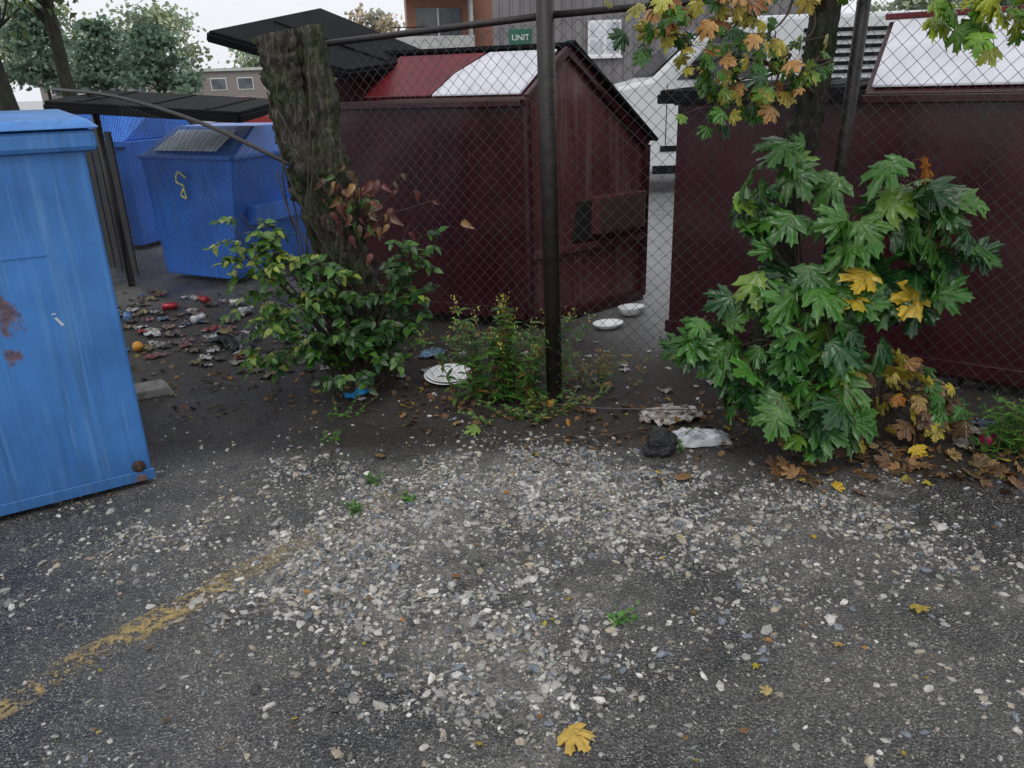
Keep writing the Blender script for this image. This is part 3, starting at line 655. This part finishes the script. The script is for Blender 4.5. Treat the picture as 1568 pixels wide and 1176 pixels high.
# ------------------------------------------------------------ leaf litter
bag=Bag(); 
def drop(x,y,s_,col,t=None,tilt=.25):
    bag.add(int(rng.integers(6)) if t is None else t,frame([rng.normal(0,tilt),rng.normal(0,tilt),1],[rng.normal(),rng.normal(),0],s_),np.array([x,y,float(H(x,y))+.008+s_*.12]),col)
for i in range(150):
    y=rng.uniform(1.5,3.8); x=rng.uniform(-.72,.72)*y; drop(x,y,rng.uniform(.007,.020),rc(YEL+BRN,[.10,.10,.06,.30,.30,.14]))
for i in range(420):
    x=rng.uniform(-.6,2.6); y=3.75-.24*x+rng.normal(0,.2); drop(x,y,rng.uniform(.015,.045),rc(YEL+BRN,[.03,.05,.04,.36,.38,.14]),tilt=.5)
for i in range(130):
    x=rng.uniform(1.1,2.6); y=3.12-.1*x+rng.normal(0,.12)+.1; drop(x,y,rng.uniform(.03,.08),rc(YEL+BRN,[.02,.05,.04,.37,.34,.18]),tilt=.5)
for i in range(420):
    x=rng.uniform(-2.6,-.1); y=rng.uniform(3.8,5.2); drop(x,y,rng.uniform(.012,.035),rc(YEL+BRN,[.03,.03,.03,.36,.45,.10]),tilt=.5)
drop(.12,1.61,.085,(.55,.36,.07),0,.05); drop(-.22,2.33,.03,(.3,.12,.05),0); drop(1.28,2.08,.05,(.5,.36,.06),1); drop(.96,1.92,.03,(.45,.3,.1),0); drop(-.17,3.55,.08,(.16,.26,.05),0,.05);drop(.69,1.73,.035,(.5,.38,.15),0)
drop(1.2,2.95,.07,(.3,.2,.1),0); drop(-.6,3.3,.05,(.28,.14,.05),2); drop(.72,2.98,.06,(.25,.13,.05),1)
bag.build('fallen_leaves',MT,M_dry,None)
tw=[]
for i in range(130):
    x=rng.uniform(-1.8,2.4); y=3.75-.24*x+rng.normal(0,.35); a=rng.uniform(0,6.28); l=rng.uniform(.04,.18)
    q=[Vector((x+math.cos(a)*l*t,y+math.sin(a)*l*t,float(H(x,y))+.012+.01*math.sin(t*5))) for t in (0,.3,.6,1)]; q[2].x+=.01
    tw.append((q,[.003,.0028,.002,.001]))
tw.append((interp([P3(.25,3.38,.015),P3(.5,3.42,.03),P3(.7,3.48,.02)],4),[.006]*9))
tubes('fallen_twigs',tw,M_twig)

# ------------------------------------------------------------ rubbish
def crumple(cx,cy,s_,col,hh=.25,n=7,seed=0,asp=1.0):
    V=[];F=[]; a=rng.uniform(0,6.28)
    for i in range(n):
        for j in range(n):
            u=(i/(n-1)-.5)*s_*asp; v=(j/(n-1)-.5)*s_
            u+=rng.normal(0,s_*.06); v+=rng.normal(0,s_*.06)
            x=cx+u*math.cos(a)-v*math.sin(a); y=cy+u*math.sin(a)+v*math.cos(a)
            V.append((x,y,float(H(x,y))+.008+abs(rng.normal(0,hh*s_))))
    for i in range(n-1):
        for j in range(n-1):
            k=i*n+j; F+=[[k,k+1,k+n+1],[k,k+n+1,k+n]]
    return V,F,[col]*len(V)
def rubbish(name,items,mat,smooth=False):
    V=[];F=[];C=[]
    for it in items:
        v,f,c=crumple(*it[:4],**(it[4] if len(it)>4 else {})); o_=len(V); V+=v; C+=c; F+=[[q+o_ for q in t] for t in f]
    return mesh_np(name,V,F,mat,np.array(C),smooth=smooth)
m,nt,b=newmat('litter'); at=nt.nodes.new('ShaderNodeAttribute'); at.attribute_name='col'
nn=noiseN(nt,25,4,.7,mapping(nt,(1,1,1)))
nt.links.new(mix(nt,.85,at.outputs['Color'],ramp(nt,nn.outputs[0],[(.38,.15),(.65,1.1)]).outputs[0],'MULTIPLY'),b.inputs['Base Color']); b.inputs['Roughness'].default_value=.4; M_lit=m
pal=[(.42,.42,.42),(.30,.28,.25),(.26,.03,.03),(.03,.03,.035),(.25,.20,.09),(.06,.12,.22),(.17,.12,.08),(.12,.09,.065),(.02,.02,.02),(.5,.5,.5),(.18,.08,.09),(.08,.06,.045),(.10,.08,.06)]
it=[]
for i in range(135):
    f=rng.uniform(0,1); x=-3.35+1.6*f+rng.normal(0,.16); y=6.45-1.25*f+rng.normal(0,.48)
    if y>6.75-.2*(x+3.3): continue
    it.append((x,y,rng.uniform(.03,.10),pal[rng.integers(len(pal))],dict(n=5,hh=.14)))
for i in range(60):
    it.append((rng.uniform(-2.5,-.9),rng.uniform(4.4,5.7),rng.uniform(.02,.09),pal[rng.integers(len(pal))],dict(n=5,hh=.12)))
for i in range(45):
    it.append((rng.uniform(-.9,1.3),rng.uniform(3.95,5.0),rng.uniform(.02,.07),[(.5,.5,.48),(.30,.28,.25),(.4,.4,.4)][rng.integers(3)],dict(n=5,hh=.12)))
for i in range(18):
    it.append((rng.uniform(1.95,2.4),rng.uniform(3.1,3.4),rng.uniform(.03,.08),pal[rng.integers(len(pal))],dict(n=5,hh=.15)))
rubbish('litter_pile',it,M_lit)
e=empty('crushed_can_litter')
for (x,y,a,cn) in ((-2.7,6.1,.3,(.30,.02,.03)),(-2.35,5.75,1.2,(.5,.5,.52)),(-2.9,5.8,2.,(.1,.2,.4)),(-2.05,5.95,.8,(.5,.5,.52)),(-2.5,6.3,2.4,(.3,.02,.03)),(-2.2,6.2,.5,(.45,.45,.4)),(2.15,3.2,.4,(.4,.02,.1))):
    dx,dy=math.cos(a)*.055,math.sin(a)*.055; zz=float(H(x,y))+.033
    tube('can',[(x-dx,y-dy,zz),(x-dx*.9,y-dy*.9,zz),(x,y,zz),(x+dx*.9,y+dy*.9,zz),(x+dx,y+dy,zz)],[.025,.032,.024,.031,.025],simple('can_'+str(x),cn,.3,.3,30,metal=.3),e,sides=14)
rubbish('black_rag',[(-1.9,5.2,.26,(.02,.02,.022),dict(hh=.10,n=9)),(-1.8,5.05,.18,(.04,.04,.045),dict(hh=.12)),(-1.78,4.98,.10,(.40,.40,.40),dict(hh=.12))],M_lit)
rubbish('blue_wrapper',[(-.85,4.04,.09,(.05,.42,.95),dict(hh=.16,asp=1.5,n=5))],M_lit,True)
rubbish('blue_face_mask',[(-.50,4.75,.13,(.25,.45,.65),dict(hh=.08,asp=1.3,n=6))],M_lit,True)
rubbish('crumpled_paper',[(.80,3.62,.21,(.55,.52,.47),dict(hh=.07,n=9,asp=1.3)),(.68,3.6,.10,(.3,.26,.22),dict(hh=.10))],M_lit,True)
rubbish('green_carton',[(-1.5,5.2,.14,(.06,.32,.08),dict(hh=.2)),(-1.35,5.1,.17,(.40,.43,.47),dict(hh=.2))],M_lit,True)
m,nt,b=newmat('clear_film'); b.inputs['Roughness'].default_value=.12; b.inputs['Transmission Weight'].default_value=.35; b.inputs['IOR'].default_value=1.3
nn=noiseN(nt,14,4,.6,mapping(nt,(1,1,1))); nt.links.new(ramp(nt,nn.outputs[0],[(.35,(.30,.33,.37)),(.65,(.80,.82,.85))]).outputs[0],b.inputs['Base Color'])
V=[];F=[];nn_=22
for i in range(nn_):
    for j in range(nn_):
        u=i/(nn_-1)*2-1; v=j/(nn_-1)*2-1; ed=(1-u**4)*(1-v**4)
        x=.88+u*.14+.012*mn.noise(Vector((u*2,v*2,1))); y=3.37+v*.065*(1-.25*u)+.012*mn.noise(Vector((u*2,v*2,5)))
        V.append((x,y,float(H(x,y))+.006+ed*(.036+.028*mn.noise(Vector((u*3,v*3,9)))+.02*mn.noise(Vector((u*8,v*6,3))))))
for i in range(nn_-1):
    for j in range(nn_-1):
        k=i*nn_+j; F+=[[k,k+1,k+nn_+1],[k,k+nn_+1,k+nn_]]
mesh_np('clear_plastic_bag',V,F,m,smooth=True)
def plate(name,x,y,z,r,tiltx=0,sx=1,sy=1,depth=.02):
    V=[];F=[];n=40; prof_=[(0,0),(.62,0),(.72,.35),(.93,.9),(1.0,1.0),(1.0,.85),(.72,.1),(.62,-.2),(0,-.2)]
    rings=[]
    for (a,h) in prof_[1:-1]:
        rings.append([(math.cos(t*2*math.pi/n)*a*r*sx,math.sin(t*2*math.pi/n)*a*r*sy,h*depth) for t in range(n)])
    V=[p for rg in rings for p in rg]; 
    for i in range(len(rings)-1):
        for j in range(n): k=(j+1)%n; F.append([i*n+j,i*n+k,(i+1)*n+k,(i+1)*n+j])
    F.append(list(range(n))); F.append(list(range((len(rings)-1)*n,len(rings)*n)))
    o_=pyd(name,V,F,M_white,smooth=True); o_.location=(x,y,float(H(x,y))+z); o_.rotation_euler=(tiltx,0,.3); return o_
plate('styrofoam_plate',-.37,4.26,.022,.135,.08)
plate('styrofoam_plate',-.36,4.268,.032,.132,.07)
plate('foam_tray',.87,5.46,.03,.10,.05,1,.6,.05); plate('foam_tray',.67,5.19,.02,.11,.1,1,.6,.03)
bm=bmesh.new(); bmesh.ops.create_icosphere(bm,subdivisions=4,radius=1)
for v in bm.verts:
    d=v.co.copy(); f=1+.35*mn.noise(d*1.6+Vector((3,1,2)))+.12*mn.noise(d*6)+.05*mn.noise(d*18)
    v.co=Vector((d.x*f*.07,d.y*f*.06,d.z*f*.08))
me=bpy.data.meshes.new('asphalt_lump'); bm.to_mesh(me); bm.free(); me.materials.append(simple('lump_asphalt',(.022,.022,.024),.5,.6,60,bmp=.8))
o_=link(bpy.data.objects.new('asphalt_lump',me)); o_.location=(.67,3.25,.055); o_.rotation_euler=(.2,.5,.4)
bm=bmesh.new(); bmesh.ops.create_icosphere(bm,subdivisions=3,radius=.035)
for v in bm.verts: v.co*=1+.1*mn.noise(v.co*20); 
me=bpy.data.meshes.new('orange_fruit'); bm.to_mesh(me); bm.free(); me.materials.append(simple('orange_peel',(.60,.28,.03),.5,.2,30))
o_=link(bpy.data.objects.new('orange_fruit',me)); o_.location=(-2.50,5.05,.03)
e=empty('concrete_paver',(-2.10,4.22,0),.5); pyd('block',[(-.14,-.09,0),(.15,-.1,0),(.13,.1,0),(-.15,.09,0),(-.12,-.08,.05),(.13,-.08,.045),(.11,.08,.05),(-.13,.07,.055)],[[3,2,1,0],[4,5,6,7],[0,1,5,4],[1,2,6,5],[2,3,7,6],[3,0,4,7]],simple('weathered_concrete',(.20,.19,.175),.8,.4,20,bmp=.4),e,bev=.01)

# ------------------------------------------------------------ sign
e=empty('green_sign',(.17,7.3,0)); box('post',(-.02,0.01,0),(.02,.04,1.9),M_wire,e); Mg=simple('sign_green',(.02,.12,.07),.4)
box('panel',(-.11,-.005,1.82),(.09,.003,2.04),Mg,e)
for t,zz in (('UNIT',1.95),('B & A',1.87)):
    tx=bpy.data.curves.new('lettering','FONT'); tx.body=t; tx.size=.065; tx.align_x='CENTER'; tx.extrude=.001; tx.materials.append(M_white)
    q=link(bpy.data.objects.new('lettering',tx),e); q.location=(-.01,-.009,zz); q.rotation_euler=(math.pi/2,0,0)

# ------------------------------------------------------------ vehicles
M_glass=simple('car_glass',(.03,.035,.04),.08,.1,2,bmp=0); M_tyre=simple('tyre',(.012,.012,.012),.8)
M_hub=simple('hubcap',(.35,.35,.36),.35,.1,5,metal=.8)
def wheel(par,x,y,r):
    tube('tyre',[(x,y-.1,r),(x,y-.09,r),(x,y+.09,r),(x,y+.1,r)],[r*.9,r,r,r*.9],M_tyre,par,sides=28)
    tube('hub',[(x,y-.115,r),(x,y-.1,r)],[r*.5,r*.6],M_hub,par,sides=20)
M_van=simple('van_white_paint',(.56,.58,.59),.3,.08,1,bmp=0)
e=empty('white_van',(1.32,12.0,0))
pr_=[(0.05,0,.32),(0,0,1.25),(.12,0,1.48),(.8,0,1.62),(1.55,0,2.30),(1.9,0,2.40),(5.7,0,2.42),(5.8,0,2.2),(5.8,0,.32)]
prism('body',pr_,(0,2.0,0),M_van,e,.06)
pyd('windshield',[(.83,.10,1.65),(.83,1.9,1.65),(1.53,1.82,2.28),(1.53,.18,2.28)],[[0,1,2,3]],M_glass,e).location=(-.02,0,.02)
prism('door_window',[(1.15,-.004,1.60),(2.4,-.004,1.60),(2.4,-.004,2.18),(1.70,-.004,2.18)],(0,-.008,0),M_glass,e)
for i in range(6): box('side_louvre',(2.9,-.03,1.62+i*.11),(4.6,-.004,1.67+i*.11),M_black,e)
box('bumper',(-.1,-.03,.30),(.12,2.03,.55),M_black,e,.03); box('sill',(.85,-.02,.30),(5.6,-.002,.42),M_black,e)
box('side_moulding',(.95,-.02,.62),(5.6,-.002,.70),M_black,e)
box('headlight',(-.02,-.006,.95),(.22,.2,1.15),M_glass,e,.02); box('door_line',(2.5,-.006,.6),(2.515,-.001,2.2),M_black,e,0); box('door_gap',(1.02,-.006,.72),(1.03,-.001,1.55),M_black,e,0); box('handle',(2.25,-.03,1.35),(2.42,-.002,1.39),M_black,e)
box('mirror',(1.35,-.25,1.6),(1.5,-.05,1.85),M_black,e,.03)
for x in (.42,4.7): wheel(e,x,.02,.33); wheel(e,x,1.95,.33)
def car(name,loc,rz,col):
    e=empty(name,loc,rz); mp=simple(name+'_paint_'+str(loc[0]),col,.25,.05,1,bmp=0)
    prism('body',[(0,0,.3),(0,0,.75),(.2,0,.85),(1.2,0,.95),(3.9,0,.98),(4.4,0,.92),(4.5,0,.3)],(0,1.8,0),mp,e,.08)
    V=[(1.0,.05,.95),(4.2,.05,.97),(3.6,.2,1.45),(1.9,.2,1.45),(1.0,1.75,.95),(4.2,1.75,.97),(3.6,1.6,1.45),(1.9,1.6,1.45)]
    pyd('cabin',V,[[0,1,2,3],[7,6,5,4],[0,3,7,4],[1,5,6,2],[3,2,6,7],[0,4,5,1]],M_glass,e,bev=.05)
    box('roof',(1.95,.22,1.452),(3.55,1.58,1.475),mp,e,.01)
    for x in (.85,3.6):
        for y in (.02,1.78): wheel(e,x,y,.31)
car('parked_car',(-10.5,17,0),.05,(.35,.36,.38)); car('parked_car',(-16.5,18,0),.0,(.05,.05,.06)); car('parked_car',(-12.0,27,0),.1,(.25,.03,.03))

# ------------------------------------------------------------ buildings
M_side=simple('metal_siding',(.17,.16,.165),.55,.25,.8,bmp=0); M_side2=simple('metal_siding_seam',(.11,.105,.11),.6,.2,.8,bmp=0)
M_trim=simple('white_trim',(.7,.7,.7),.5,.05); M_bwin=simple('window_pane',(.45,.48,.52),.12,.5,1.6,bmp=0)
e=empty('grey_sided_building',(0,30,0))
x0,x1=-.3,10.8; V=[];F=[];xx=x0; pr_=[]
while xx<x1:
    pr_+=[(xx,0),(xx+.24,0),(xx+.27,-.04),(xx+.33,-.04)]
    box('siding_seam',(xx+.235,-.052,0),(xx+.262,-.044,9),M_side2,e,0); xx+=.36
for x,y in pr_: V+=[(x,y,0),(x,y,9)]
F=[[2*i,2*i+2,2*i+3,2*i+1] for i in range(len(pr_)-1)]
pyd('siding_wall',V,F,M_side,e); box('wall_core',(x0,.02,0),(x1,12,8.95),M_side,e,0)
for (a,b_,c_,d_) in ((3.0,4.15,2.45,3.6),(7.5,9.2,2.3,3.5),(3.0,4.15,5.3,6.4)):
    box('window_frame',(a,-.12,c_),(b_,-.058,d_),M_trim,e); 
    hw=(b_-a)/2
    for k in (0,1):
        box('pane',(a+.07+k*hw,-.135,c_+.08),(a+hw-.04+k*hw,-.122,c_+(d_-c_)*.48),M_bwin,e,0)
        box('pane',(a+.07+k*hw,-.135,c_+(d_-c_)*.54),(a+hw-.04+k*hw,-.122,d_-.08),M_bwin,e,0)
    box('sill',(a-.05,-.2,c_-.08),(b_+.05,-.122,c_),M_trim,e)
box('parapet_cap',(x0-.1,-.15,9.003),(x1,.3,9.2),M_trim,e)

def brickmat(name,c1,c2,sc=1):
    m,nt,b=newmat(name); tc=nt.nodes.new('ShaderNodeTexCoord'); mp=nt.nodes.new('ShaderNodeMapping'); mp.inputs['Rotation'].default_value=(math.pi/2,0,0); nt.links.new(tc.outputs['Object'],mp.inputs['Vector'])
    br=nt.nodes.new('ShaderNodeTexBrick'); br.inputs['Scale'].default_value=3; br.inputs['Color1'].default_value=(*c1,1); br.inputs['Color2'].default_value=(*c2,1); br.inputs['Mortar'].default_value=(.3,.28,.26,1); nt.links.new(mp.outputs[0],br.inputs['Vector'])
    nt.links.new(br.outputs[0],b.inputs['Base Color']); b.inputs['Roughness'].default_value=.85; return m
M_brick=brickmat('orange_brick',(.42,.17,.10),(.34,.13,.08)); M_brick2=brickmat('brown_brick',(.22,.19,.18),(.26,.22,.2))
M_conc=simple('balcony_concrete',(.5,.5,.49),.8,.15,2); M_dkwin=simple('dark_window',(.12,.14,.15),.15,.5,1)
e=empty('apartment_building',(-5.0,46,0),.12)
box('walls',(0,0,0),(9,10,18),M_brick,e,0)
for fz in range(6):
    z0=fz*2.7+.6
    box('balcony_slab',(-.9,-1.9,z0),(3.4,-.003,z0+.25),M_conc,e,.01)
    box('balcony_panel',(-.9,-1.9,z0+.253),(3.4,-1.82,z0+.75),M_conc,e,.01); 
    for k in range(12): box('baluster',(-.9+k*.385,-1.89,z0+.753),(-.86+k*.385,-1.85,z0+1.15),M_black,e,0)
    box('rail',(-.9,-1.9,z0+1.153),(3.4,-1.85,z0+1.2),M_black,e,0)
    box('balcony_door',(.5,-.06,z0+.255),(2.9,-.003,z0+2.2),M_dkwin,e,0)
    box('frame_post',(1.6,-.09,z0+.255),(1.7,-.062,z0+2.2),M_trim,e,0)
    box('side_wall',(3.25,-1.5,z0+.255),(3.4,-.003,z0+2.68),M_conc,e,0)
    for a in (5.4,7.2): 
        box('window',(a,-.05,z0+.8),(a+1.2,-.003,z0+2.1),M_trim,e,0); box('window_glass',(a+.08,-.07,z0+.88),(a+1.12,-.052,z0+2.02),M_dkwin,e,0)
e=empty('low_brick_building',(-52,95,0))
box('walls',(0,0,0),(30,10,3.9),M_brick2,e,0); box('roof_edge',(-.3,-.3,3.903),(30.3,10.3,4.2),M_conc,e,0)
for k in range(10): box('window',(1.2+k*3,-.06,1.9),(3.0+k*3,-.003,3.2),M_trim,e,0); box('window_glass',(1.3+k*3,-.09,2.0),(2.9+k*3,-.063,3.1),M_dkwin,e,0)

# ------------------------------------------------------------ background trees
QT=([(-.5,0,0),(.5,.1,.1),(.45,1,-.1),(-.4,.9,.12)],[[0,1,2],[0,2,3]],[(0,0,0)]*4)
def tree(name,x,y,h,cr,cols,nclump=60,per=45,leaf=.22,conifer=False,trunk=.18,zlow=.25,lean=0):
    e=empty(name,(x,y,0)); br=[]; bag=[[],[],[]]
    tp=interp([(0,0,-.1),(lean*.4,0,h*.4),(lean,0,h*.95)],5)
    V_,F_=tube_data(tp,list(np.linspace(trunk,trunk*.3,len(tp))),12,amp=.15); pyd('trunk',V_,F_,M_bark2,e,smooth=True)
    for i in range(nclump):
        t=rng.uniform(zlow,1); zc=h*t
        if conifer: R=cr*(1.08-t)
        else: R=cr*math.sqrt(max(.08,1-((t-(.5+zlow/2))/(.5-zlow/2+.02))**2))
        a=rng.uniform(0,6.28); rr=R*math.sqrt(rng.uniform(.15,1)); c=np.array([math.cos(a)*rr+lean*t,math.sin(a)*rr,zc])
        tz=max(.2,t-.12)*h; br.append((interp([(lean*t,0,tz),(c[0]*.5,c[1]*.5,(tz+zc)/2+.1),tuple(c)],2),[trunk*.22,.03,.02,.015,.01]))
        tone=rng.uniform(.7,1.25); cc=np.array(cols[rng.integers(len(cols))])*tone
        cs=cr*.17*rng.uniform(.7,1.4)
        for k in range(per):
            o_=rng.normal(0,1,3)*cs*np.array([1,1,.35 if conifer else .65])
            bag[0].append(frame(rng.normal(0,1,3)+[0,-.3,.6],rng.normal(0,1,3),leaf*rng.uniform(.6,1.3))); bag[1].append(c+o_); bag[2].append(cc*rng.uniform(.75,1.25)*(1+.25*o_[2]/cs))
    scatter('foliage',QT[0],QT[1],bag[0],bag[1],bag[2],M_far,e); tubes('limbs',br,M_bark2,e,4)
HG=[(.33,.41,.28),(.29,.37,.25),(.38,.43,.25)]; DG=[(.14,.22,.15),(.16,.24,.16)]; LG=[(.12,.19,.06),(.18,.25,.08)]  # distance haze painted into HG and DG as paler, greyer greens
tree('maple_shade_tree',-7.55,13.0,7.5,2.4,LG,60,36,.10,zlow=.40,trunk=.24,lean=-.9)
tree('maple_shade_tree',-6.95,13.6,8.0,2.4,LG,60,36,.10,zlow=.40,trunk=.13,lean=-.2)
tree('pine_tree',-31,76,7.0,4.2,DG,46,60,.34,True)
tree('pine_tree',-36.5,78,7.8,4.2,DG,46,60,.34,True)
tree('spruce_tree',-43,80,9.5,4.5,DG,46,60,.36,True)
tree('shade_tree',-30,112,7.6,5,HG,40,50,.45)
tree('shade_tree',-54,100,12,6,HG,50,50,.45)
tree('shade_tree',-63,96,13,6,HG,50,50,.45)
tree('shade_tree',-45,112,11.5,6,HG,50,50,.45)
tree('shade_tree',-22,120,7.0,5,HG,40,40,.5)
tree('shade_tree',-74,105,12,7,HG,50,40,.6)
tree('autumn_tree',-12.5,85,8.6,3.4,[(.50,.42,.30),(.44,.36,.26),(.38,.39,.3)],40,45,.34)
tree('spruce_tree',15.0,26,4.4,1.8,DG,40,45,.2,True)
tree('shade_tree',26,50,6,5,HG,40,40,.4)
print('done')
